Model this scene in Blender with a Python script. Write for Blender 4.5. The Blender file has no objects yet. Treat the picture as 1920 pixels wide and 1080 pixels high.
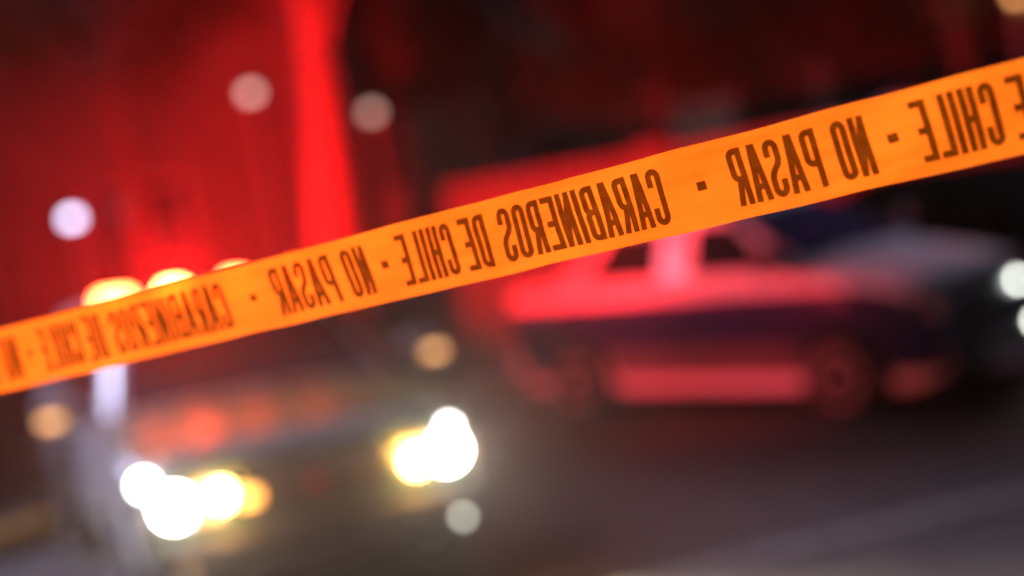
import bpy, bmesh, math, random
from mathutils import Vector, Matrix, noise
random.seed(7)
R = math.radians
scene = bpy.context.scene
col = scene.collection

# ------------------------------------------------------------------ camera
CAM_H, PITCH, ROLL, FPX = 2.314, R(4.983), R(9.893), 2960.0
cp, sp, cr, sr = math.cos(PITCH), math.sin(PITCH), math.cos(ROLL), math.sin(ROLL)
FW = Vector((0, cp, -sp)); UP0 = Vector((0, sp, cp)); R0 = Vector((1, 0, 0))
RT = R0 * cr - UP0 * sr
UP = R0 * sr + UP0 * cr
EYE = Vector((0, 0, CAM_H))
def cam3(x, y, z):            # camera-space metres (right, up, depth) -> world
    return EYE + RT * x + UP * y + FW * z
def at(px, py, D):            # pixel of the 1920x1080 photograph at depth D
    return cam3((px - 960) / FPX * D, (540 - py) / FPX * D, D)
def on_ground(px, py, z=0.0):
    d = RT * ((px - 960) / FPX) + UP * ((540 - py) / FPX) + FW
    return EYE + d * ((z - CAM_H) / d.z)
cam = bpy.data.cameras.new('camera'); cob = bpy.data.objects.new('camera', cam); col.objects.link(cob)
m = Matrix(((RT.x, UP.x, -FW.x, 0), (RT.y, UP.y, -FW.y, 0), (RT.z, UP.z, -FW.z, CAM_H), (0, 0, 0, 1)))
cob.matrix_world = m
cam.sensor_width = 36; cam.lens = FPX / 1920 * 36
cam.clip_start = .05; cam.clip_end = 2000
cam.dof.use_dof = True; cam.dof.focus_distance = 1.425; cam.dof.aperture_fstop = 1.5
scene.camera = cob

# ------------------------------------------------------------------ night sky, one dim sun (moon / far floodlight)
L = Vector((-.60, .50, .62)).normalized()
w = bpy.data.worlds.new('World'); scene.world = w; w.use_nodes = True
nt = w.node_tree; bg = nt.nodes['Background']
sky = nt.nodes.new('ShaderNodeTexSky'); sky.sky_type = 'NISHITA'; sky.sun_disc = False
sky.sun_elevation = math.asin(L.z); sky.sun_rotation = math.atan2(L.x, L.y)
nt.links.new(sky.outputs[0], bg.inputs[0]); bg.inputs[1].default_value = .0018
sun = bpy.data.lights.new('sun', 'SUN'); sun.energy = 4.8; sun.angle = R(24); sun.color = (.66, .67, 1.0)
so = bpy.data.objects.new('sun', sun); col.objects.link(so)
so.rotation_euler = (-L).to_track_quat('-Z', 'Y').to_euler()
scene.view_settings.view_transform = 'Standard'; scene.view_settings.look = 'None'
scene.view_settings.exposure = 0; scene.view_settings.gamma = 1
scene.cycles.use_denoising = True
scene.cycles.use_adaptive_sampling = False
scene.cycles.max_bounces = 8
scene.cycles.sample_clamp_indirect = 4

# ------------------------------------------------------------------ materials
def mat(name, c, rough=.6, metal=0., var=.15, scale=8., bump=0., coat=0., spec=.5, c2=None):
    M = bpy.data.materials.new(name); M.use_nodes = True
    n = M.node_tree.nodes; l = M.node_tree.links; b = n['Principled BSDF']
    tc = n.new('ShaderNodeTexCoord'); nz = n.new('ShaderNodeTexNoise')
    nz.inputs['Scale'].default_value = scale; nz.inputs['Detail'].default_value = 6
    l.new(tc.outputs['Object'], nz.inputs['Vector'])
    rp = n.new('ShaderNodeValToRGB'); rp.color_ramp.elements[0].position = .3; rp.color_ramp.elements[1].position = .7
    c2 = c2 or tuple(min(1, k * (1 + var)) for k in c)
    rp.color_ramp.elements[0].color = (*[k * (1 - var) for k in c], 1); rp.color_ramp.elements[1].color = (*c2, 1)
    l.new(nz.outputs['Fac'], rp.inputs['Fac']); l.new(rp.outputs['Color'], b.inputs['Base Color'])
    b.inputs['Roughness'].default_value = rough; b.inputs['Metallic'].default_value = metal
    b.inputs['Coat Weight'].default_value = coat; b.inputs['Coat Roughness'].default_value = .06
    b.inputs['Specular IOR Level'].default_value = spec
    if bump:
        bp = n.new('ShaderNodeBump'); bp.inputs['Strength'].default_value = bump; bp.inputs['Distance'].default_value = .02
        l.new(nz.outputs['Fac'], bp.inputs['Height']); l.new(bp.outputs['Normal'], b.inputs['Normal'])
    return M
def emit(name, c, s):
    M = bpy.data.materials.new(name); M.use_nodes = True
    b = M.node_tree.nodes['Principled BSDF']
    b.inputs['Base Color'].default_value = (.5, .5, .5, 1)
    b.inputs['Emission Color'].default_value = (*c, 1); b.inputs['Emission Strength'].default_value = s
    return M
MT = dict(
    asphalt=mat('asphalt', (.060, .047, .040), .6, var=.25, scale=3., bump=.25, c2=(.078, .062, .052)),
    concrete=mat('concrete', (.26, .24, .22), .8, var=.2, scale=5., bump=.2),
    paint_line=mat('road_paint', (.17, .14, .12), .7, var=.45, scale=9.),
    yellow=mat('yellow_paint', (.80, .44, .03), .6, var=.25, scale=9.),
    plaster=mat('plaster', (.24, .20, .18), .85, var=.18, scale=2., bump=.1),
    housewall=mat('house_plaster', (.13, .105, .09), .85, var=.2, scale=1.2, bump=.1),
    brown=mat('brown_render', (.24, .13, .08), .85, var=.25, scale=.7),
    rooftile=mat('roof_tile', (.22, .09, .06), .8, var=.3, scale=6.),
    bark_dark=mat('dark_bark', (.13, .10, .085), .9, var=.3, scale=10., bump=.6),
    bark=mat('bark', (.17, .125, .10), .9, var=.35, scale=10., bump=.6),
    leaf=mat('leaf', (.085, .085, .035), .9, spec=.1, var=.4, scale=3.),
    leaf_dry=mat('dry_leaf', (.17, .10, .045), .9, spec=.1, var=.4, scale=3.),
    white=mat('white_paint', (.78, .78, .78), .3, var=.03, scale=3., coat=.6),
    green=mat('green_paint', (.012, .050, .028), .35, var=.1, scale=3., coat=.8),
    hoodgreen=mat('hood_green_paint', (.095, .105, .028), .36, var=.1, scale=3., coat=0., spec=.4),
    sill=mat('grey_sill', (.15, .15, .155), .45, var=.12, scale=5.),  # darker grey for the rows below the side band and the front bumper
    black=mat('black_plastic', (.018, .018, .02), .55, var=.2, scale=20.),
    rubber=mat('rubber', (.02, .02, .02), .85, var=.2, scale=20.),
    alloy=mat('alloy', (.74, .74, .74), .45, metal=.1, var=.1, scale=12.),
    chrome=mat('chrome', (.62, .60, .60), .22, metal=1., var=.04, scale=12.),
    steel=mat('painted_steel', (.22, .22, .23), .5, metal=.3, var=.15, scale=9.),
    navy=mat('navy_paint', (.024, .022, .12), .35, var=.1, scale=3., coat=.7),
    screen=mat('blue_glass', (.03, .045, .15), .25, var=.1, scale=2., spec=.6),  # blue base colour, windscreens only
    glass=mat('tinted_glass', (.012, .013, .016), .06, var=.1, scale=2., spec=.6),
    lensoff=mat('unlit_lens', (.5, .5, .52), .1, var=.05, coat=1.),
    redplastic=mat('red_plastic', (.16, .012, .012), .3, var=.1),
    ink=mat('plate_ink', (.03, .03, .03), .6),
    head=emit('headlamp_lit', (1., .97, .90), 60),
    inner=emit('inner_lamp_lit', (1., .70, .22), 40),
    amber=emit('amber_lamp_lit', (1., .36, .04), 4.0),
    amber_dim=emit('amber_indicator_lit', (1., .46, .16), 3.2),
    marker=emit('marker_lamp_lit', (1., .98, .95), 26),
    fog=emit('fog_lamp_lit', (.80, .88, .76), 5.5),
    redlamp=[emit('red_beacon_lit', (1., .055, .013), e_) for e_ in (150, 420, 150, 80)],
    globe_w=emit('globe_cool_lit', (.60, .68, 1.), 7.5),
    globe_g=emit('globe_warm_lit', (.72, .55, .50), 2.8),
    globe_d=emit('globe_dim_lit', (.60, .54, .44), 1.9),
    globe_o=emit('globe_sodium_lit', (1., .45, .12), 2.6),
    car_lamp=emit('car_lamp_lit', (.92, .96, .86), 20),
    win_warm=emit('window_warm_lit', (.9, .62, .52), .03),
    win_cool=emit('window_cool_lit', (.6, .62, 1.), .05),
    win_house=emit('house_window_lit', (.9, .56, .46), .12),
)

# ------------------------------------------------------------------ mesh helpers
class MB:
    def __init__(s): s.v = []; s.f = []; s.mi = []
    def face(s, idx, mi=0): s.f.append(idx); s.mi.append(mi)
    def box(s, a, b, mi=0):
        o = len(s.v); x0, y0, z0 = a; x1, y1, z1 = b
        s.v += [(x0, y0, z0), (x1, y0, z0), (x1, y1, z0), (x0, y1, z0), (x0, y0, z1), (x1, y0, z1), (x1, y1, z1), (x0, y1, z1)]
        for q in ((0, 3, 2, 1), (4, 5, 6, 7), (0, 1, 5, 4), (1, 2, 6, 5), (2, 3, 7, 6), (3, 0, 4, 7)): s.face([o + k for k in q], mi)
        return s
    def tube(s, pts, rad, n=10, mi=0, cap=True):
        pts = [Vector(p) for p in pts]; o = len(s.v)
        for i, p in enumerate(pts):
            t = (pts[min(i + 1, len(pts) - 1)] - pts[max(i - 1, 0)]).normalized()
            a = t.orthogonal() if abs(t.x) > .9 else t.cross(Vector((1, 0, 0)))
            a.normalize(); b = t.cross(a)
            r = rad[i] if isinstance(rad, (list, tuple)) else rad
            for k in range(n):
                g = 2 * math.pi * k / n; s.v.append(tuple(p + (a * math.cos(g) + b * math.sin(g)) * r))
        for i in range(len(pts) - 1):
            for k in range(n):
                k2 = (k + 1) % n; s.face([o + i * n + k, o + i * n + k2, o + (i + 1) * n + k2, o + (i + 1) * n + k], mi)
        if cap:
            s.face([o + k for k in range(n)][::-1], mi); e = o + (len(pts) - 1) * n; s.face([e + k for k in range(n)], mi)
        return s
    def lathe(s, prof, axis='z', n=24, c=(0, 0, 0), mi=0):   # prof: (radius, height along axis)
        o = len(s.v)
        for r, h in prof:
            for k in range(n):
                g = 2 * math.pi * k / n; a, b = r * math.cos(g), r * math.sin(g)
                p = {'z': (a, b, h), 'y': (a, h, b), 'x': (h, a, b)}[axis]
                s.v.append((p[0] + c[0], p[1] + c[1], p[2] + c[2]))
        for i in range(len(prof) - 1):
            for k in range(n):
                k2 = (k + 1) % n; s.face([o + i * n + k, o + i * n + k2, o + (i + 1) * n + k2, o + (i + 1) * n + k], mi)
        s.face([o + k for k in range(n)], mi); e = o + (len(prof) - 1) * n; s.face([e + k for k in range(n)], mi)
        return s
    def slab(s, quad, nrm, t, mi=0):         # polygon given thickness t, standing proud along nrm
        o = len(s.v); n = len(quad); nv = Vector(nrm).normalized() * t
        s.v += [tuple(q) for q in quad] + [tuple(Vector(q) + nv) for q in quad]
        s.face(list(range(o, o + n))[::-1], mi); s.face(list(range(o + n, o + 2 * n)), mi)
        for k in range(n): s.face([o + k, o + (k + 1) % n, o + n + (k + 1) % n, o + n + k], mi)
        return s
    def build(s, name, mats, parent=None, smooth=False, bevel=0, seg=2, weld=0):
        me = bpy.data.meshes.new(name); me.from_pydata(s.v, [], s.f)
        if not isinstance(mats, (list, tuple)): mats = [mats]
        for k in mats: me.materials.append(k)
        for p, k in zip(me.polygons, s.mi): p.material_index = k
        bm = bmesh.new(); bm.from_mesh(me)
        if weld: bmesh.ops.remove_doubles(bm, verts=bm.verts, dist=weld)
        bmesh.ops.recalc_face_normals(bm, faces=bm.faces); bm.to_mesh(me); bm.free()
        if smooth:
            for p in me.polygons: p.use_smooth = True
            me.set_sharp_from_angle(angle=R(38))
        ob = bpy.data.objects.new(name, me); col.objects.link(ob)
        if parent: ob.parent = parent
        if bevel:
            bv = ob.modifiers.new('bevel', 'BEVEL'); bv.width = bevel; bv.segments = seg; bv.limit_method = 'ANGLE'; bv.angle_limit = R(35)
        return ob
def tag(o, label, cat, group=None, kind=None):
    if label: o['label'] = label
    if cat: o['category'] = cat
    if group: o['group'] = group
    if kind: o['kind'] = kind
    return o
def empty(name, loc, rz=0):
    o = bpy.data.objects.new(name, None); col.objects.link(o); o.location = loc; o.rotation_euler = (0, 0, rz); return o
def lamp(name, kind, loc, energy, color, parent, radius=.04, aim=None, cone=None, blend=1.):
    d = bpy.data.lights.new(name, kind); d.energy = energy; d.color = color; d.shadow_soft_size = radius
    if kind == 'SPOT': d.spot_size = cone; d.spot_blend = blend
    o = bpy.data.objects.new(name, d); col.objects.link(o); o.parent = parent; o.location = loc
    if aim is not None: o.rotation_euler = Vector(aim).to_track_quat('-Z', 'Y').to_euler()
    return o
def lerp_tab(tab, x):
    if x <= tab[0][0]: return tab[0][1]
    for (a, va), (b, vb) in zip(tab, tab[1:]):
        if x <= b:
            t = (x - a) / (b - a); return va + (vb - va) * t
    return tab[-1][1]

# ------------------------------------------------------------------ ground
def ground_z(x, y):
    t = min(1, max(0, (6.2 - y) / 5.2)); return .85 * t * t * (3 - 2 * t)
g = MB(); xs = [-300, -60, -20] + [k for k in range(-12, 13, 2)] + [20, 60, 300]
ys = [-200, -40, -10] + [k * .5 for k in range(-4, 16)] + [10, 14, 20, 40, 120, 500]
for y in ys:
    for x in xs: g.v.append((x, y, ground_z(x, y)))
nx = len(xs)
for j in range(len(ys) - 1):
    for i in range(nx - 1): g.face([j * nx + i, j * nx + i + 1, (j + 1) * nx + i + 1, (j + 1) * nx + i])
tag(g.build('road', MT['asphalt'], smooth=True), None, None, kind='structure')
def strip(name, a, b, wd, m, z, uneven=0.):
    a = Vector((a.x, a.y, 0)); b = Vector((b.x, b.y, 0)); t = (b - a).normalized(); nn = Vector((-t.y, t.x, 0)); k = MB(); n = 60
    for i in range(n + 1):
        p = a.lerp(b, i / n)
        for sgn in (-1, 1):
            q = p + nn * sgn * wd / 2 * (1 + random.uniform(-uneven, uneven)); k.v.append((q.x, q.y, ground_z(q.x, q.y) + z))
    for i in range(n): k.face([2 * i, 2 * i + 1, 2 * i + 3, 2 * i + 2])
    return k.build(name, m)
p0, p1 = on_ground(1180, 1100), on_ground(1990, 905)
dl = (p1 - p0)
tag(strip('lane_marking', p0 - dl * .05, p1 + dl * .8, .17, MT['paint_line'], .004, .12), None, None, kind='structure')
# pavement in front of the wall and house
pv = MB(); pv.box((-14, 14.9, 0), (-5.2, 30, .13)); pv.box((-5.2, 14.95, 0), (30, 30, .13))
tag(pv.build('pavement', MT['concrete'], bevel=.02), None, None, kind='structure')
# yellow painted kerb stones at the left
kA = on_ground(-130, 1075); kB = on_ground(112, 1002); kd = (kB - kA).normalized()
kr = empty('kerb', (kA.x, kA.y, 0), math.atan2(kd.y, kd.x)); kl = (kB - kA).length
tag(kr, 'yellow painted kerb at the lower left edge, left of the patrol vehicle', 'kerb')
for i in range(3):
    k = MB(); k.box((i * kl / 3 + .006, -.13, 0), ((i + 1) * kl / 3 - .006, .13, .17)); k.build('kerb_stone', MT['yellow'], kr, bevel=.025)

# ------------------------------------------------------------------ vehicles
def build_loft(S, parent):
    """lower body lofted through stations; returns nothing, links body, hood, doors"""
    x0, x1 = S['x0'], S['x1']; n = int((x1 - x0) / .05)
    xs = sorted(set([round(x0 + (x1 - x0) * i / n, 4) for i in range(n + 1)] + [wx + dx for wx in S['wheels'] for dx in (-S['ar'], S['ar'])] + [d for dd in S['doors'] for d in dd] + list(S['hood'])))
    rows = []
    for x in xs:
        hw = lerp_tab(S['hw'], x); zs = lerp_tab(S['zs'], x); zb = lerp_tab(S['zb'], x)
        for wx in S['wheels']:
            d = abs(x - wx)
            if d < S['ar']: zb = max(zb, S['wz'] + math.sqrt(S['ar'] ** 2 - d * d))
        zz = [zb] + [max(zb, min(z, zs - .03)) for z in S['rows']] + [zs]
        r = [(x, 0, zb), (x, .9 * hw, zb)]
        for z, f in zip(zz[1:], S['rf']): r.append((x, hw * f, z))
        r += [(x, hw * .78, zs + .035), (x, hw * .4, zs + .055), (x, 0, zs + .06)]
        rows.append(r)
    nr = len(rows[0]); parts = {'body': MB()}; hoodmb = MB()
    doors = {}
    def put(mb, pts, mi):
        o = len(mb.v); mb.v += pts; mb.face(list(range(o, o + 4)), mi)
    for i in range(len(xs) - 1):
        xm = (xs[i] + xs[i + 1]) / 2
        for j in range(nr - 1):
            for sg in (1, -1):
                q = [rows[i][j], rows[i + 1][j], rows[i + 1][j + 1], rows[i][j + 1]]
                q = [(a, b * sg, c) for a, b, c in q]
                side = 2 <= j < nr - 4
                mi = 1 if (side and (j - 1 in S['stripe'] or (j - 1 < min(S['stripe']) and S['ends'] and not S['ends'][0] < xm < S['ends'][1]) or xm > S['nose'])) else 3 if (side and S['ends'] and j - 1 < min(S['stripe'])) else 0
                tgt = parts['body']
                if j >= nr - 4 and S['hood'][0] <= xm <= S['hood'][1]: tgt = hoodmb; mi = 0
                elif side:
                    for di, (d0, d1) in enumerate(S['doors']):
                        if d0 <= xm <= d1:
                            tgt = doors.setdefault((di, sg), MB())
                            if di in S['dark_doors']: mi = 1
                put(tgt, q, mi)
    b = parts['body']
    for r in (rows[0], rows[-1]):
        o = len(b.v); full = r + [(a, -y, c) for a, y, c in r[::-1]]; b.v += full; b.face(list(range(o, o + len(full))), 2)
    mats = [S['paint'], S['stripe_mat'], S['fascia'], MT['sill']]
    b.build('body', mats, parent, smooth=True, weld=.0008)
    hoodmb.build('hood', S['hood_mat'], parent, smooth=True, weld=.0008)
    for (di, sg), d in doors.items():
        o = d.build('door', mats, parent, smooth=True, weld=.0008)
        d0, d1 = S['doors'][di]; hw = lerp_tab(S['hw'], (d0 + d1) / 2); zh = S['handle_z']
        h = MB(); h.box((d0 + .08, sg * (hw * .985) - .012, zh), (d0 + .25, sg * (hw * .985) + .03, zh + .035)); h.build('handle', MT['black'], o, bevel=.008)
def build_cabin(S, parent):
    C = S['cab']; z0, z1 = C['z0'], C['z1']; wb, wr = C['wb'], C['wr']
    ring = lambda xf, xr, wd, z: [(xf, wd * .93, z), (xf - .12, wd, z), (xr + .12, wd, z), (xr, wd * .9, z), (xr, -wd * .9, z), (xr + .12, -wd, z), (xf - .12, -wd, z), (xf, -wd * .93, z)]
    k = MB(); k.v += ring(C['xf0'], C['xr0'], wb, z0) + ring(C['xf1'], C['xr1'], wr, z1)
    cx = ring(C['xf1'] - .12, C['xr1'] + .12, wr * .8, z1 + .05); k.v += cx
    for a in (0, 8):
        for i in range(8): k.face([a + i, a + (i + 1) % 8, a + 8 + (i + 1) % 8, a + 8 + i])
    k.face(list(range(16, 24))); k.face(list(range(8))[::-1])
    k.build('cabin', S['paint'], parent, smooth=True, bevel=.035, seg=3)
    def sy(z): return wb + (wr - wb) * (z - z0) / (z1 - z0)
    for poly in C['side_windows']:
        for sg in (1, -1):
            k = MB(); nv = Vector((0, sg * (z1 - z0), (wb - wr)))
            k.slab([(x, sg * (sy(z) + .002), z) for x, z in poly], nv, .006); o = k.build('window', MT['glass'], parent)
            f = MB(); ring2 = [Vector((x, sg * (sy(z) + .004), z)) for x, z in poly]
            f.tube(ring2 + [ring2[0]], .009, 6); f.build('window_seal', MT['black'], o)
    def end(xa, xb, name, sgn):
        za, zb_ = z0 + .05, z1 - .04
        t = lambda z: (z - z0) / (z1 - z0)
        X = lambda z: xa + (xb - xa) * t(z)
        Wd = lambda z: (wb + (wr - wb) * t(z)) * .86
        nv = Vector((sgn * (z1 - z0), 0, abs(xa - xb)))
        k = MB(); k.slab([(X(za) + sgn * .003, -Wd(za), za), (X(za) + sgn * .003, Wd(za), za), (X(zb_) + sgn * .003, Wd(zb_), zb_), (X(zb_) + sgn * .003, -Wd(zb_), zb_)], nv, .006)
        return k.build(name, MT['screen'] if sgn > 0 else MT['glass'], parent), X, za
    ws, X, za = end(C['xf0'], C['xf1'], 'windscreen', 1)
    for yy in (-.45, .15):
        k = MB(); k.tube([(X(za) + .05, yy, za + .01), (X(za + .1) + .03, yy + .28, za + .1), (X(za + .14) + .03, yy + .5, za + .13)], .009, 6); k.build('wiper', MT['black'], ws)
    end(C['xr0'], C['xr1'], 'rear_window', -1)
def wheel(parent, x, y, z, r, wd, sg):
    t = MB(); t.lathe([(r * .66, -wd / 2), (r * .9, -wd / 2), (r * .985, -wd * .38), (r, -wd * .2), (r, wd * .2), (r * .985, wd * .38), (r * .9, wd / 2), (r * .66, wd / 2)], 'y', 36, (0, 0, 0))
    o = t.build('wheel', MT['rubber'], parent, smooth=True); o.location = (x, y, z)
    f = MB(); yo = sg * wd / 2
    f.lathe([(r * .665, yo * .5), (r * .665, yo * 1.02), (r * .61, yo * 1.02), (r * .58, yo * .6), (r * .16, yo * .55)], 'y', 36)
    for k in range(6):
        a = k * math.pi / 3; d = Vector((math.cos(a), 0, math.sin(a))); tn = Vector((-d.z, 0, d.x))
        q = [d * r * .1 - tn * r * .09, d * r * .62 - tn * r * .06, d * r * .62 + tn * r * .06, d * r * .1 + tn * r * .09]
        f.slab([v + Vector((0, yo * .62, 0)) for v in q], (0, sg, 0), wd * .14)
    f.lathe([(r * .15, yo * .6), (r * .15, yo * .98), (r * .1, yo * 1.02)], 'y', 16)
    f.build('rim', MT['alloy'], o, smooth=True)
def mirror(parent, x, y, z, sg, lit, shell='white'):
    k = MB(); k.box((x - .07, sg * y, z), (x + .09, sg * (y + .24), z + .20)); o = k.build('door_mirror', MT[shell], parent, bevel=.05, seg=3)
    g_ = MB(); g_.box((x - .076, sg * (y + .03), z + .03), (x - .071, sg * (y + .21), z + .17)); g_.build('mirror_glass', MT['glass'], o)
    s_ = MB(); s_.box((x - .03, sg * (y - .1), z + .03), (x + .04, sg * (y + .01), z + .09)); s_.build('mirror_arm', MT['black'], o, bevel=.01)
    if lit:
        a = MB(); a.box((x + .075, sg * (y + .13), z + .05), (x + .098, sg * (y + .245), z + .10)); a.build('indicator', MT['amber_dim'], o, bevel=.01)

# patrol vehicle at the left with its lights on
a = R(21.6); head = Vector((math.sin(a), -math.cos(a), 0))
tp = Vector((-1.20, 8.11, .01)) - head * 2.34
T = empty('patrol_suv', tp, a - math.pi / 2); T.rotation_euler.x = R(-2.0)
tag(T, 'white and green patrol vehicle facing forward with red roof lights and headlights lit', 'patrol vehicle')
ST = dict(x0=-2.35, x1=2.30, wheels=(-1.42, 1.45), wz=.37, ar=.45, doors=((-.95, .03), (.05, 1.02)), hood=(1.2, 2.2),
    hw=((-2.35, .86), (-2.2, .94), (1.9, .94), (2.15, .93), (2.3, .89)), zs=((-2.35, 1.1), (-2.2, 1.15), (1.15, 1.13), (1.3, 1.10), (2.05, 1.03), (2.22, .99), (2.3, .92)),
    zb=((-2.35, .5), (-2.1, .36), (2.1, .36), (2.3, .42)), rows=(.42, .55, .70, .88, 1.0), rf=(.97, 1, 1, .995, .985, .95), stripe=(99,), ends=None, nose=2.12, dark_doors=(0,),
    paint=MT['white'], stripe_mat=MT['green'], fascia=MT['green'], hood_mat=MT['hoodgreen'], handle_z=.96,
    cab=dict(z0=1.12, z1=1.63, wb=.89, wr=.71, xf0=1.22, xf1=.55, xr0=-2.28, xr1=-2.05,
             side_windows=(((.08, 1.17), (.98, 1.17), (.58, 1.54), (.08, 1.56)), ((-.92, 1.17), (.0, 1.17), (.0, 1.56), (-.92, 1.56)), ((-1.95, 1.17), (-1.02, 1.17), (-1.02, 1.56), (-1.85, 1.54)))))
build_loft(ST, T); build_cabin(ST, T)
for x in ST['wheels']:
    for sg in (1, -1): wheel(T, x, sg * .83, .37, .37, .23, sg)
# viewer's left is the vehicle's right: local y negative
for sg in (1, -1): mirror(T, 1.02, .97, 1.12, sg, True)
k = MB(); k.box((2.302, -.84, .38), (2.42, .84, .62)); bp = k.build('bumper', MT['black'], T, bevel=.05, seg=3)
gr = MB()
gr.box((2.302, -.40, .66), (2.335, .40, .69)); gr.box((2.302, -.40, .69), (2.335, -.37, .86)); gr.box((2.302, .37, .69), (2.335, .40, .86))
gro = gr.build('grille', MT['black'], T, bevel=.006)
k = MB(); k.box((2.301, -.369, .691), (2.306, .369, .859)); k.build('grille_backing', MT['rubber'], gro)
for i in range(5):
    k = MB(); k.box((2.308, -.368, .705 + i * .031), (2.33, .368, .72 + i * .031)); k.build('slat', MT['black'], gro)
k = MB(); k.box((2.302, -.42, .862), (2.345, .42, .91)); k.build('chrome_bar', MT['chrome'], T, bevel=.012)
k = MB(); k.lathe([(.055, 2.335), (.055, 2.347), (.03, 2.352)], 'x', 20, (0, 0, .775)); k.build('emblem', MT['redplastic'], gro)
def disc(x, y, z, r, m, par, name):
    k = MB(); k.lathe([(r, x), (r * .92, x + .012), (r * .5, x + .024)], 'x', 20, (0, y, z)); return k.build(name, m, par, smooth=True)
for sg in (1, -1):
    k = MB(); k.box((2.24, sg * .48, .69), (2.315, sg * .89, .89)); hl = k.build('headlight', MT['lensoff'], T, bevel=.03, seg=3)
    disc(2.316, sg * .74, .79, .085, MT['head'], hl, 'lamp_lens')
    if sg < 0:                                   # viewer's left
        disc(2.316, sg * .50, .80, .055, MT['inner'], hl, 'lamp_lens')
        disc(2.300, sg * .87, .93, .045, MT['marker'], hl, 'marker_lamp')
    else:
        disc(2.316, sg * .56, .77, .055, MT['inner'], hl, 'lamp_lens')
        disc(2.316, sg * .77, .915, .030, MT['marker'], hl, 'marker_lamp')
    lamp('turn_light', 'POINT', (2.46, sg * (.50 if sg < 0 else .56), .79), 20, (1, .45, .08), T, .04)
    lamp('headlamp_light', 'SPOT', (2.36, sg * .74, .79), 1550, (1, .92, .80), T, .05, (1, 0, -.10), R(112), 1.)
k = MB(); k.box((2.30, -.41, .735), (2.345, -.31, .80)); k.build('turn_signal', MT['amber'], T, bevel=.01)
disc(2.424, .74, .44, .022, MT['fog'], bp, 'fog_lamp')
disc(2.424, -.74, .46, .045, MT['lensoff'], bp, 'fog_lamp')
# roof light bar
bar = MB(); bar.box((.33, -.78, 1.715), (.63, .78, 1.74)); bo = bar.build('light_bar', MT['black'], T, bevel=.01)
for sg in (1, -1):
    k = MB(); k.box((.40, sg * .55 - .05, 1.66), (.56, sg * .55 + .05, 1.716)); k.build('bar_foot', MT['black'], bo)
for i, (yy, wd) in enumerate(((-.62, .10), (-.26, .065), (.13, .06), (.55, .06))):
    k = MB(); k.box((.40, yy - wd, 1.742), (.58, yy + wd, 1.825)); k.build('red_lamp', MT['redlamp'][i], bo, bevel=.03, seg=3)
UNROT = Matrix.Rotation(-(a - math.pi / 2), 3, 'Z')
def beam(y, target, energy, cone, blend=.8, c=(1, .004, .008)):
    src = T.location + Matrix.Rotation(a - math.pi / 2, 3, 'Z') @ Vector((.49, y, 1.87))
    lamp('beacon_light', 'SPOT', (.49, y, 1.87), energy, c, T, .05, UNROT @ (Vector(target) - src), R(cone), blend)
beam(.60, (1.3, 12.7, 1.7), 660, 88, .7, (1, .045, .065))
beam(.20, (2.6, 11.7, 1.6), 640, 80, .7, (1, .045, .065))
beam(-.42, (-3.2, 16.4, 1.0), 2500, 68, 1.)
beam(.0, (3.8, 20.5, 5.8), 4200, 90, 1.)
beam(-.2, (-1.0, 2.2, 2.3), 9000, 24, 1.)

# patrol car at the right
b = R(46.59); hd = Vector((math.cos(b), -math.sin(b), 0)); nb = Vector((math.sin(b), math.cos(b), 0))
cpos = Vector((1.277, 12.074, 0)) + nb * .86
K = empty('patrol_car', cpos, -b)
tag(K, 'white patrol car with a dark side band, standing on the right, its side lit red', 'car')
SC = dict(x0=-2.08, x1=2.08, wheels=(-1.3, 1.3), wz=.31, ar=.37, doors=((-.93, -.12), (-.10, .90)), hood=(1.1, 1.95),
    hw=((-2.08, .74), (-1.95, .83), (-1.5, .86), (1.4, .86), (1.85, .82), (2.0, .76), (2.08, .68)), zs=((-2.08, 1.0), (-1.95, 1.08), (-1.4, 1.11), (.95, 1.10), (1.15, 1.06), (1.85, .92), (2.0, .84), (2.08, .72)),
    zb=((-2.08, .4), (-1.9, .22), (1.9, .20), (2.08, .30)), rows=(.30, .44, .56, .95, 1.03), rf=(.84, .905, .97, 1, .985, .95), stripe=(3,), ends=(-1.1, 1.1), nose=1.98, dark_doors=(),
    paint=MT['white'], stripe_mat=MT['navy'], fascia=MT['navy'], hood_mat=MT['white'], handle_z=.90,
    cab=dict(z0=1.09, z1=1.56, wb=.81, wr=.62, xf0=1.12, xf1=.30, xr0=-1.50, xr1=-.95,
             side_windows=(((.06, 1.12), (.92, 1.12), (.40, 1.48), (.06, 1.50)), ((-1.06, 1.12), (-.26, 1.12), (-.26, 1.50), (-.80, 1.48)))))
build_loft(SC, K); build_cabin(SC, K)
for x in SC['wheels']:
    for sg in (1, -1): wheel(K, x, sg * .765, .31, .31, .19, sg)
for sg in (1, -1):
    mirror(K, .95, .86, 1.10, sg, False, 'black')
    k = MB(); k.box((1.93, sg * .47, .66), (2.09, sg * .70, .80)); hl = k.build('headlight', MT['lensoff'], K, bevel=.035, seg=3)
    k = MB(); k.box((-2.10, sg * .5, .72), (-2.0, sg * .76, .90)); k.build('tail_light', MT['redplastic'], K, bevel=.03)
    if sg > 0:
        disc(2.092, .42, .74, .028, MT['car_lamp'], hl, 'lamp_lens')
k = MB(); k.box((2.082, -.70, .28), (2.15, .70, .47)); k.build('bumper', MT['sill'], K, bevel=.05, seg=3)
disc(2.152, .48, .42, .028, MT['car_lamp'], K, 'driving_lamp')
k = MB(); k.box((-2.15, -.72, .34), (-2.082, .72, .56)); k.build('rear_bumper', MT['white'], K, bevel=.05, seg=3)
k = MB(); k.box((2.082, -.44, .52), (2.10, .44, .70)); gk = k.build('grille', MT['black'], K, bevel=.01)
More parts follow.
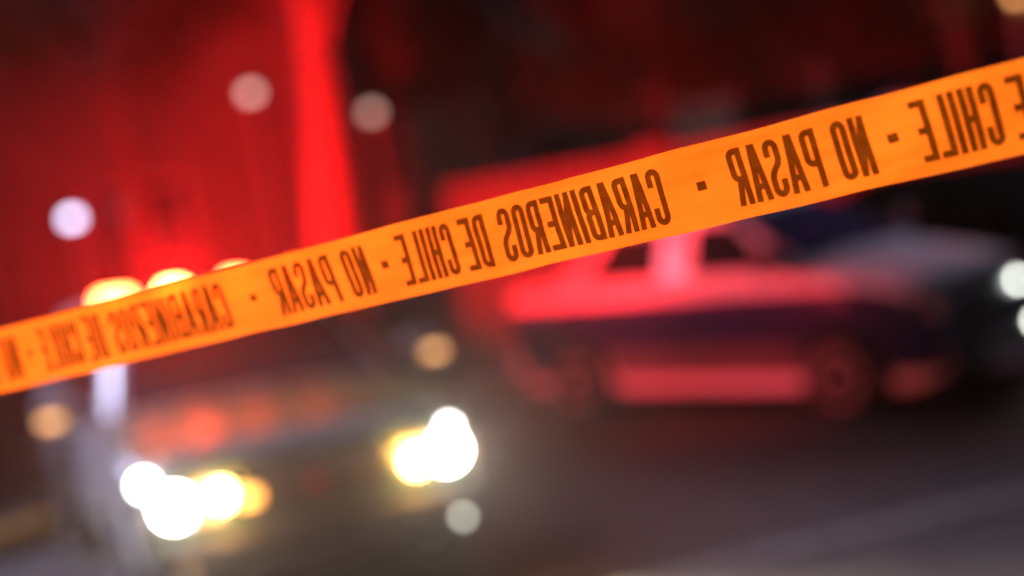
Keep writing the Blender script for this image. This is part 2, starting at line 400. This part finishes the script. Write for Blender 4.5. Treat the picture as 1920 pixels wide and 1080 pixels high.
for i in range(3):
    k = MB(); k.box((2.101, -.42, .545 + i * .05), (2.112, .42, .56 + i * .05)); k.build('slat', MT['steel'], gk)
k = MB(); k.box((2.151, -.24, .33), (2.157, .24, .43)); k.build('licence_plate', MT['white'], K)

# ------------------------------------------------------------------ wall, house, far block
WY = 16.2
wl = empty('perimeter_wall', (-1.0, WY, .13)); wl.rotation_euler.z = R(-2)
tag(wl, 'plastered boundary wall with pillars behind the patrol car', 'wall')
for i in range(6):
    k = MB(); k.box((i * 2.6 + .2, -.06, 0), (i * 2.6 + 2.6, .06, 1.85)); k.build('panel', MT['plaster'], wl)
    k = MB(); k.box((i * 2.6 + .19, -.11, 1.852), (i * 2.6 + 2.61, .11, 1.92)); k.build('coping', MT['concrete'], wl, bevel=.015)
for i in range(7):
    k = MB(); k.box((i * 2.6 - .15, -.14, 0), (i * 2.6 + .188, .14, 2.0)); k.build('pillar', MT['plaster'], wl, bevel=.01)
def window(parent, x, y, z, wd, h, pane):
    f = MB()
    for q in (((x, y - .05, z), (x + wd, y, z + .06)), ((x, y - .05, z + h - .06), (x + wd, y, z + h)), ((x, y - .05, z + .06), (x + .06, y, z + h - .06)), ((x + wd - .06, y - .05, z + .06), (x + wd, y, z + h - .06)), ((x + wd / 2 - .02, y - .04, z + .06), (x + wd / 2 + .02, y, z + h - .06))): f.box(*q)
    o = f.build('window', MT['steel'], parent)
    p = MB(); p.box((x + .06, y - .012, z + .06), (x + wd - .06, y - .006, z + h - .06)); p.build('pane', pane, o)
    s = MB(); s.box((x - .06, y - .12, z - .07), (x + wd + .06, y - .001, z - .004)); s.build('sill', MT['concrete'], o)
H = empty('house', (-9.5, 16.4, .13))
tag(H, 'pale two-storey house lit red behind the patrol vehicle', 'house')
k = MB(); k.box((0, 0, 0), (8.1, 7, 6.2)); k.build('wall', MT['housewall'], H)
k = MB(); k.v += [(-.4, -.5, 6.2), (8.5, -.5, 6.2), (8.5, 7.5, 6.2), (-.4, 7.5, 6.2), (1.5, 3.5, 8), (6.6, 3.5, 8)]
for q in ((0, 1, 5, 4), (1, 2, 5), (2, 3, 4, 5), (3, 0, 4), (3, 2, 1, 0)): k.face(list(q))
k.build('roof', MT['rooftile'], H)
k = MB(); k.box((-.02, -.03, 0), (8.12, -.001, .5)); k.build('plinth', MT['concrete'], H)
for x, z, m_ in ((.6, 1.0, 'glass'), (3.1, 1.0, 'glass'), (5.3, 1.2, 'glass'), (.6, 3.9, 'glass'), (3.1, 3.9, 'glass'), (5.3, 3.9, 'glass')): window(H, x, -.001, z, 1.1, 1.3, MT[m_])
B = empty('apartment_block', (-4, 29, .13))
tag(B, 'dark brown apartment block far behind the trees', 'building')
k = MB(); k.box((0, 0, 0), (26, 9, 15)); k.build('wall', MT['brown'], B)
k = MB(); k.box((-.2, -.2, 15), (26.2, 9.2, 15.4)); k.build('parapet', MT['concrete'], B)
for fl in range(4):
    for c in range(8):
        window(B, 1.0 + c * 3.1, -.001, 1.0 + fl * 3.1, 1.4, 1.5, MT['win_cool'] if (fl, c) in ((1, 0), (0, 5)) else MT['win_warm'] if (fl, c) in ((1, 3), (0, 2)) else MT['glass'])
    k = MB(); k.box((0, -.10, 3.0 + fl * 3.1), (26, -.001, 3.15 + fl * 3.1)); k.build('string_course', MT['concrete'], B)

# ------------------------------------------------------------------ trees and shrubs
def leaves(mb, c, r, n, size, rnd, squash=.8):
    for _ in range(n):
        while True:
            v = Vector((rnd.uniform(-1, 1), rnd.uniform(-1, 1), rnd.uniform(-1, 1)))
            if .15 < v.length < 1: break
        p = Vector(c) + Vector((v.x * r, v.y * r, v.z * r * squash))
        d = Vector((rnd.gauss(0, 1), rnd.gauss(0, 1), rnd.gauss(0, 1))).normalized(); e = d.orthogonal().normalized()
        s = size * rnd.uniform(.6, 1.3); o = len(mb.v)
        mb.v += [tuple(p - d * s), tuple(p + e * s * .4), tuple(p + d * s), tuple(p - e * s * .4)]; mb.face([o, o + 1, o + 2, o + 3], 0 if rnd.random() < .75 else 1)
def tree(name, base, lean, h, r0, r1, crown_z, crown_r, nclump, label, seed, cat='tree', group=None, size=.09, per=170, bark='bark'):
    rnd = random.Random(seed); t = empty(name, base); tag(t, label, cat, group)
    pts = []; rad = []
    for i in range(11):
        f = i / 10; pts.append(Vector((lean[0] * f + .05 * math.sin(f * 7 + seed), lean[1] * f + .05 * math.cos(f * 5 + seed), h * f - .05))); rad.append((r0 + (r1 - r0) * f) * (1.35 if i == 0 else 1.12 if i == 1 else 1))
    k = MB(); k.tube(pts, rad, 14); tr = k.build('trunk', MT[bark], t, smooth=True)
    top = pts[-1]; k = MB(); cr_ = MB()
    for i in range(nclump):
        g_ = rnd.uniform(0, 6.283); rr = crown_r * math.sqrt(rnd.random()); zz = crown_z + rnd.uniform(0, 1) * crown_r * 1.6
        c = Vector((lean[0] + math.cos(g_) * rr, lean[1] + math.sin(g_) * rr, zz))
        st = pts[rnd.randint(7, 10)]
        mid = st.lerp(c, .5) + Vector((0, 0, .12)); k.tube([st, mid, c], [r1 * .6, r1 * .35, r1 * .12], 7)
        leaves(cr_, c, crown_r * rnd.uniform(.28, .45), per, size, rnd)
    k.build('limbs', MT[bark], t, smooth=True)
    cr_.build('crown', [MT['leaf'], MT['leaf_dry']], t)
    return t
p = at(652, 700, 12.9); tree('street_tree', (p.x, p.y, 0), (.18, .1), 4.6, .28, .05, 4.1, 1.4, 22, 'thick bare lower trunk of a tree lit bright red just behind the patrol vehicle', 3)
p = at(262, 700, 14.6); tree('street_tree', (p.x, p.y, 0), (.40, 0), 4.2, .15, .09, 3.9, 1.5, 20, 'slimmer red-lit tree left of the thick trunk, in front of the house', 5, bark='bark_dark')
for i, (px, D, h, cz, crr, lab) in enumerate((
        (800, 20.5, 4.0, 2.9, 1.5, 'leafy tree just behind the left end of the boundary wall'),
        (1010, 22.5, 4.4, 2.7, 1.8, 'tree above the middle of the tape, behind the boundary wall'),
        (1290, 21.5, 4.6, 2.8, 2.0, 'broad tree behind the wall, directly above the roof of the car'),
        (1600, 23.0, 4.6, 2.6, 2.0, 'tree behind the wall, above the hood of the car'),
        (1860, 21.0, 4.4, 2.6, 1.7, 'tree behind the wall at the upper right corner'))):
    p = at(px, 400, D); tree('garden_tree', (p.x, p.y, .13), (random.uniform(-.3, .3), 0), h, .17, .08, cz, crr, 24, lab, 20 + i, group='trees behind the wall', size=.11, per=210)
for i, (px, py, rr, lab) in enumerate(((1650, 480, .55, 'low shrub behind the windscreen of the patrol car'), (1800, 440, .6, 'bushy shrub behind the hood of the patrol car'))):
    p = on_ground(px, py); p.y = min(p.y, 15.6); p.x = (px - 960) / FPX * 15.6 * 1.0
    t = empty('shrub', (p.x, 15.5, .13)); tag(t, lab, 'shrub', 'shrubs at the foot of the wall')
    k = MB(); rnd = random.Random(60 + i)
    for q in range(5): leaves(k, (rnd.uniform(-.4, .4), rnd.uniform(-.15, .15), rnd.uniform(.3, .8)), rr * .6, 150, .07, rnd)
    k.build('foliage', [MT['leaf_dry'], MT['leaf']], t)
    k = MB()
    for q in range(5): k.tube([(0, 0, 0), (rnd.uniform(-.3, .3), rnd.uniform(-.1, .1), .7)], [.02, .006], 6)
    k.build('stems', MT['bark'], t)

# ------------------------------------------------------------------ lamps
def post_lamp(px, py, D, r, m_, label, zb=.13, light=None):
    c = at(px, py, D); t = empty('street_lamp', (c.x, c.y, zb)); z = c.z - zb
    tag(t, label, 'street lamp', 'globe lamps in the background')
    k = MB(); k.lathe([(.11, 0), (.11, .25), (.06, .32), (.045, z - r - .12), (.08, z - r - .06), (.08, z - r + .03)], 'z', 14); k.build('post', MT['steel'], t, smooth=True)
    k = MB(); k.lathe([(r * math.sin(math.pi * i / 12) + .001, z - r * math.cos(math.pi * i / 12)) for i in range(13)], 'z', 20); k.build('globe', m_, t, smooth=True)
    k = MB(); k.lathe([(r * .55, z + r * .85), (r * .5, z + r * 1.05), (.01, z + r * 1.18)], 'z', 14); k.build('cap', MT['black'], t, smooth=True)
    if light: lamp('lamp_light', 'POINT', (0, -r - .1, z), light[0], light[1], t, .05)
post_lamp(135, 411, 15.2, .07, MT['globe_w'], 'bright cool white globe lamp at the far left, in front of the house')
post_lamp(470, 176, 15.6, .07, MT['globe_g'], 'greyish globe lamp high between the two red-lit trunks')
post_lamp(697, 212, 17.0, .075, MT['globe_d'], 'dim warm globe lamp right of the thick red trunk')
post_lamp(1903, -10, 18.5, .06, MT['globe_o'], 'orange globe lamp in the top right corner', light=(7, (1, .42, .12)))

# ------------------------------------------------------------------ barrier tape
D0 = 1.30
P0 = Vector((.2416, .0946, 1.)) * D0; dP = Vector((-.340, -.0772, .218)) * D0
LEN = dP.length; TU = dP.normalized()
WV = Vector((-.320, 1., -.157)); WV = (WV - TU * WV.dot(TU)).normalized()
NV = TU.cross(WV); NV = NV if NV.z < 0 else -NV       # towards the camera
TW = .0745 * 1.0
def tape(s, v, off=0.):       # s periods along, v in metres across (0 = middle)
    q = P0 + dP * s + WV * v
    q = q + NV * (off + .0022 * math.sin(s * 5.1 + 1.) * (v / .04) + .0012 * math.sin(s * 11.3 + v * 30) + .0008 * math.sin(s * 23 + v * 60) + .0009 * noise.noise(Vector((s * 9., v * 45., 3.))) + .00035 * noise.noise(Vector((s * 30., v * 110., 7.))))
    q = q + WV * (.0011 * noise.noise(Vector((s * 7., 1. if v > 0 else 5., 0.))) * abs(v) / .037)
    return cam3(q.x, q.y, q.z)
TM = bpy.data.materials.new('tape_film'); TM.use_nodes = True
n = TM.node_tree.nodes; l = TM.node_tree.links; n.remove(n['Principled BSDF'])
tc = n.new('ShaderNodeTexCoord'); nz = n.new('ShaderNodeTexNoise'); nz.inputs['Scale'].default_value = 14; nz.inputs['Detail'].default_value = 5
def dotn(vec, k):
    d_ = n.new('ShaderNodeVectorMath'); d_.operation = 'DOT_PRODUCT'; d_.inputs[1].default_value = vec
    mu = n.new('ShaderNodeMath'); mu.operation = 'MULTIPLY'; mu.inputs[1].default_value = k
    l.new(tc.outputs['Object'], d_.inputs[0]); l.new(d_.outputs['Value'], mu.inputs[0]); return mu.outputs[0]
TUw = RT * TU.x + UP * TU.y + FW * TU.z; WVw = RT * WV.x + UP * WV.y + FW * WV.z
cx_ = n.new('ShaderNodeCombineXYZ'); l.new(dotn(TUw, .5), cx_.inputs[0]); l.new(dotn(WVw, 7.), cx_.inputs[1])   # streaks along the stretched film
l.new(cx_.outputs[0], nz.inputs['Vector'])
def mixc(c0, c1):
    rp = n.new('ShaderNodeValToRGB'); rp.color_ramp.elements[0].color = (*c0, 1); rp.color_ramp.elements[1].color = (*c1, 1); rp.color_ramp.elements[0].position = .3; rp.color_ramp.elements[1].position = .7
    l.new(nz.outputs['Fac'], rp.inputs['Fac']); return rp.outputs['Color']
df = n.new('ShaderNodeBsdfDiffuse'); l.new(mixc((.78, .275, .012), (.90, .345, .020)), df.inputs['Color'])
tl = n.new('ShaderNodeBsdfTranslucent'); l.new(mixc((.73, .25, .010), (.87, .325, .018)), tl.inputs['Color'])
gl = n.new('ShaderNodeBsdfGlossy'); gl.inputs['Roughness'].default_value = .35
m1 = n.new('ShaderNodeMixShader'); m1.inputs[0].default_value = .75; m2 = n.new('ShaderNodeMixShader'); m2.inputs[0].default_value = .03
l.new(df.outputs[0], m1.inputs[1]); l.new(tl.outputs[0], m1.inputs[2]); l.new(m1.outputs[0], m2.inputs[1]); l.new(gl.outputs[0], m2.inputs[2])
tp_ = n.new('ShaderNodeBsdfTransparent'); tp_.inputs['Color'].default_value = (1., .30, .03, 1)
m4 = n.new('ShaderNodeMixShader'); m4.inputs[0].default_value = .10
l.new(m2.outputs[0], m4.inputs[1]); l.new(tp_.outputs[0], m4.inputs[2])
l.new(m4.outputs[0], n['Material Output'].inputs['Surface'])
IM = bpy.data.materials.new('tape_ink'); IM.use_nodes = True
n2 = IM.node_tree.nodes; l2 = IM.node_tree.links; n2.remove(n2['Principled BSDF'])
d2 = n2.new('ShaderNodeBsdfDiffuse'); d2.inputs['Color'].default_value = (.05, .02, .006, 1)
t2 = n2.new('ShaderNodeBsdfTranslucent'); t2.inputs['Color'].default_value = (.24, .22, .18, 1)
tc2 = n2.new('ShaderNodeTexCoord'); nz2 = n2.new('ShaderNodeTexNoise'); nz2.inputs['Scale'].default_value = 90; nz2.inputs['Detail'].default_value = 6
l2.new(tc2.outputs['Object'], nz2.inputs['Vector']); rp2 = n2.new('ShaderNodeValToRGB'); rp2.color_ramp.elements[0].position = .35; rp2.color_ramp.elements[1].position = .72
rp2.color_ramp.elements[0].color = (.085, .115, .085, 1); rp2.color_ramp.elements[1].color = (.15, .19, .14, 1)
l2.new(nz2.outputs['Fac'], rp2.inputs['Fac']); l2.new(rp2.outputs['Color'], t2.inputs['Color'])
m3 = n2.new('ShaderNodeMixShader'); m3.inputs[0].default_value = .8
l2.new(d2.outputs[0], m3.inputs[1]); l2.new(t2.outputs[0], m3.inputs[2]); tp2 = n2.new('ShaderNodeBsdfTransparent'); tp2.inputs['Color'].default_value = (1., .35, .12, 1)
m5 = n2.new('ShaderNodeMixShader'); m5.inputs[0].default_value = .06
l2.new(m3.outputs[0], m5.inputs[1]); l2.new(tp2.outputs[0], m5.inputs[2]); l2.new(m5.outputs[0], n2['Material Output'].inputs['Surface'])
tb = MB(); NS, NVW = 1100, 20; S0, S1 = -2.1, 6.0
for i in range(NS + 1):
    for j in range(NVW + 1): tb.v.append(tuple(tape(S0 + (S1 - S0) * i / NS, TW * (j / NVW - .5))))
for i in range(NS):
    for j in range(NVW):
        q = i * (NVW + 1) + j; tb.face([q, q + 1, q + NVW + 2, q + NVW + 1])
to = tb.build('barrier_tape', TM, smooth=True)
tag(to, 'orange plastic barrier tape with mirrored brown lettering stretched across the picture', 'barrier tape')

# uniform-stroke condensed capitals
def arc(cx, cy, rx, ry, a0, a1, n=7):
    return [(cx + rx * math.cos(R(a0 + (a1 - a0) * i / n)), cy + ry * math.sin(R(a0 + (a1 - a0) * i / n))) for i in range(n + 1)]
def glyph(ch, w_, h, t):
    x0, x1, y0, y1 = t / 2, w_ - t / 2, t / 2, h - t / 2; xm = w_ / 2; rx = (x1 - x0) / 2; ry = rx * 1.15; ym = h / 2
    if ch == 'I': return [([(xm, 0), (xm, h)], 0)]
    if ch == 'L': return [([(x0, h), (x0, y0), (w_, y0)], 0)]
    if ch == 'E': return [([(w_, y1), (x0, y1), (x0, y0), (w_, y0)], 0), ([(x0, ym), (w_ * .85, ym)], 0)]
    if ch == 'H': return [([(x0, 0), (x0, h)], 0), ([(x1, 0), (x1, h)], 0), ([(x0, ym), (x1, ym)], 0)]
    if ch == 'N': return [([(x0, 0), (x0, h)], 0), ([(x1, 0), (x1, h)], 0), ([(x0, h - t * .6), (x1, t * .6)], 0)]
    if ch == 'O': return [(arc(xm, y1 - ry, rx, ry, 0, 180, 10) + arc(xm, y0 + ry, rx, ry, 180, 360, 10), 1)]
    if ch == 'C': return [([(x1, h * .68)] + arc(xm, y1 - ry, rx, ry, 0, 180, 10) + arc(xm, y0 + ry, rx, ry, 180, 360, 10) + [(x1, h * .32)], 0)]
    if ch == 'D': return [([(x0, y1)] + arc(x1 - rx * 1.1, y1 - ry * 1.1, rx * 1.1, ry * 1.1, 90, 0) + arc(x1 - rx * 1.1, y0 + ry * 1.1, rx * 1.1, ry * 1.1, 0, -90) + [(x0, y0)], 1)]
    if ch == 'S': return [([(x1, h * .70)] + arc(xm, y1 - ry, rx, ry, 0, 180, 8) + [(x0, h * .66), (x0 + rx * .35, h * .57), (x1 - rx * .35, h * .43), (x1, h * .34)] + arc(xm, y0 + ry, rx, ry, 0, -180, 8) + [(x0, h * .30)], 0)]
    if ch == 'A': return [([(x0 * .8, 0), (xm - t * .12, h)], 0), ([(w_ - x0 * .8, 0), (xm + t * .12, h)], 0), ([(w_ * .24, h * .26), (w_ * .76, h * .26)], 0)]
    bowl = lambda a_, c_: [(x0, c_)] + arc(x1 - rx, c_ - ry, rx, ry, 90, 0, 5) + arc(x1 - rx, a_ + ry, rx, ry, 0, -90, 5) + [(x0, a_)]
    if ch == 'P': return [([(x0, 0), (x0, h)], 0), (bowl(h * .42, y1), 0)]
    if ch == 'R': return [([(x0, 0), (x0, h)], 0), (bowl(h * .46, y1), 0), ([(xm, h * .46), (x1, 0)], 0)]
    if ch == 'B': return [([(x0, 0), (x0, h)], 0), (bowl(h * .52, y1), 0), (bowl(y0, h * .52), 0)]
def stroke(quads, pts, closed, t):
    P = [Vector(p) for p in pts]
    Q = [P[0]]
    for p in P[1:]:
        if (p - Q[-1]).length > 1e-6: Q.append(p)
    P = Q
    if len(P) == 2: P = [P[0].lerp(P[1], i / 8) for i in range(9)]
    N = len(P); E_ = []
    for i in range(N):
        a_ = P[i - 1] if (i or closed) else None; c_ = P[(i + 1) % N] if (i < N - 1 or closed) else None
        d0 = (P[i] - a_).normalized() if a_ is not None else None; d1 = (c_ - P[i]).normalized() if c_ is not None else None
        d0 = d0 or d1; d1 = d1 or d0
        n0 = Vector((-d0.y, d0.x)); n1 = Vector((-d1.y, d1.x)); mm = n0 + n1
        mm = mm.normalized() if mm.length > 1e-6 else n0
        k_ = t / 2 / max(.5, mm.dot(n0))
        E_.append((P[i] - mm * k_, P[i] + mm * k_))
    for i in range(N if closed else N - 1):
        j = (i + 1) % N; quads.append((E_[i][0], E_[i][1], E_[j][1], E_[j][0]))
def ink_rows(mb, quads, place, h, step=.00032):      # the union of all strokes as thin rows, so that nothing overlaps
    nrow = int(h / step) + 1; st = h / nrow
    for r_ in range(-2, nrow + 2):
        y = (r_ + .5) * st; iv = []
        for q in quads:
            xs_ = []
            for a_, c_ in zip(q, q[1:] + q[:1]):
                if (a_.y > y) != (c_.y > y): xs_.append(a_.x + (c_.x - a_.x) * (y - a_.y) / (c_.y - a_.y))
            if len(xs_) >= 2: iv.append((min(xs_), max(xs_)))
        iv.sort(); out = []
        for a_, c_ in iv:
            if out and a_ <= out[-1][1] + 1e-5: out[-1][1] = max(out[-1][1], c_)
            else: out.append([a_, c_])
        for a_, c_ in out:
            o = len(mb.v); mb.v += [tuple(place(a_, y - st / 2, .0004)), tuple(place(c_, y - st / 2, .0004)), tuple(place(c_, y + st / 2, .0004)), tuple(place(a_, y + st / 2, .0004))]
            mb.face([o, o + 1, o + 2, o + 3])
CAP = TW * .70; ST_ = .0058
WORDS = (('-', -.0085, .0085), ('NO', .0364, .0930), ('PASAR', .1190, .2755), ('-', .3225, .3395), ('CARABINEROS', .4010, .7330), ('DE', .7600, .8170), ('CHILE', .8350, .9640))
for per in range(-3, 7):
    for wd, a0, a1 in WORDS:
        sa, sb = per + a0, per + a1
        if sa < S0 + .02 or sb > S1 - .02: continue
        mb = MB()
        if wd == '-':
            o = len(mb.v)
            for s_, v_ in ((sa, -.0035), (sb, -.0035), (sb, .0045), (sa, .0045)): mb.v.append(tuple(tape(s_, v_, .0004)))
            mb.face([0, 1, 2, 3])
        else:
            tot = (sb - sa) * LEN; gap = .0024
            units = sum(.42 if c == 'I' else 1. for c in wd); cw = (tot - gap * (len(wd) - 1)) / units; x = 0
            for c in wd:
                wc = cw * (.42 if c == 'I' else 1.)
                place = lambda gx, gy, of, x=x: tape(sa + (x + gx) / LEN, gy - CAP / 2, of)
                qs = []
                for pp, cl in glyph(c, wc, CAP, ST_): stroke(qs, pp, cl, ST_)
                ink_rows(mb, qs, place, CAP)
                x += wc + gap
        mb.build('printed_word' if wd != '-' else 'printed_dash', IM, to)

# ------------------------------------------------------------------ thin haze added to give the lamps their bloom
hz = MB(); hz.box((-302, -202, -1), (302, 502, 16.5))
HM = bpy.data.materials.new('bloom_haze'); HM.use_nodes = True
hn = HM.node_tree.nodes; hn.remove(hn['Principled BSDF'])
pvz = hn.new('ShaderNodeVolumePrincipled'); pvz.inputs['Color'].default_value = (.95, .88, .80, 1); pvz.inputs['Density'].default_value = .00032; pvz.inputs['Anisotropy'].default_value = .88
HM.node_tree.links.new(pvz.outputs[0], hn['Material Output'].inputs['Volume'])
tag(hz.build('haze', HM), None, None, kind='stuff')
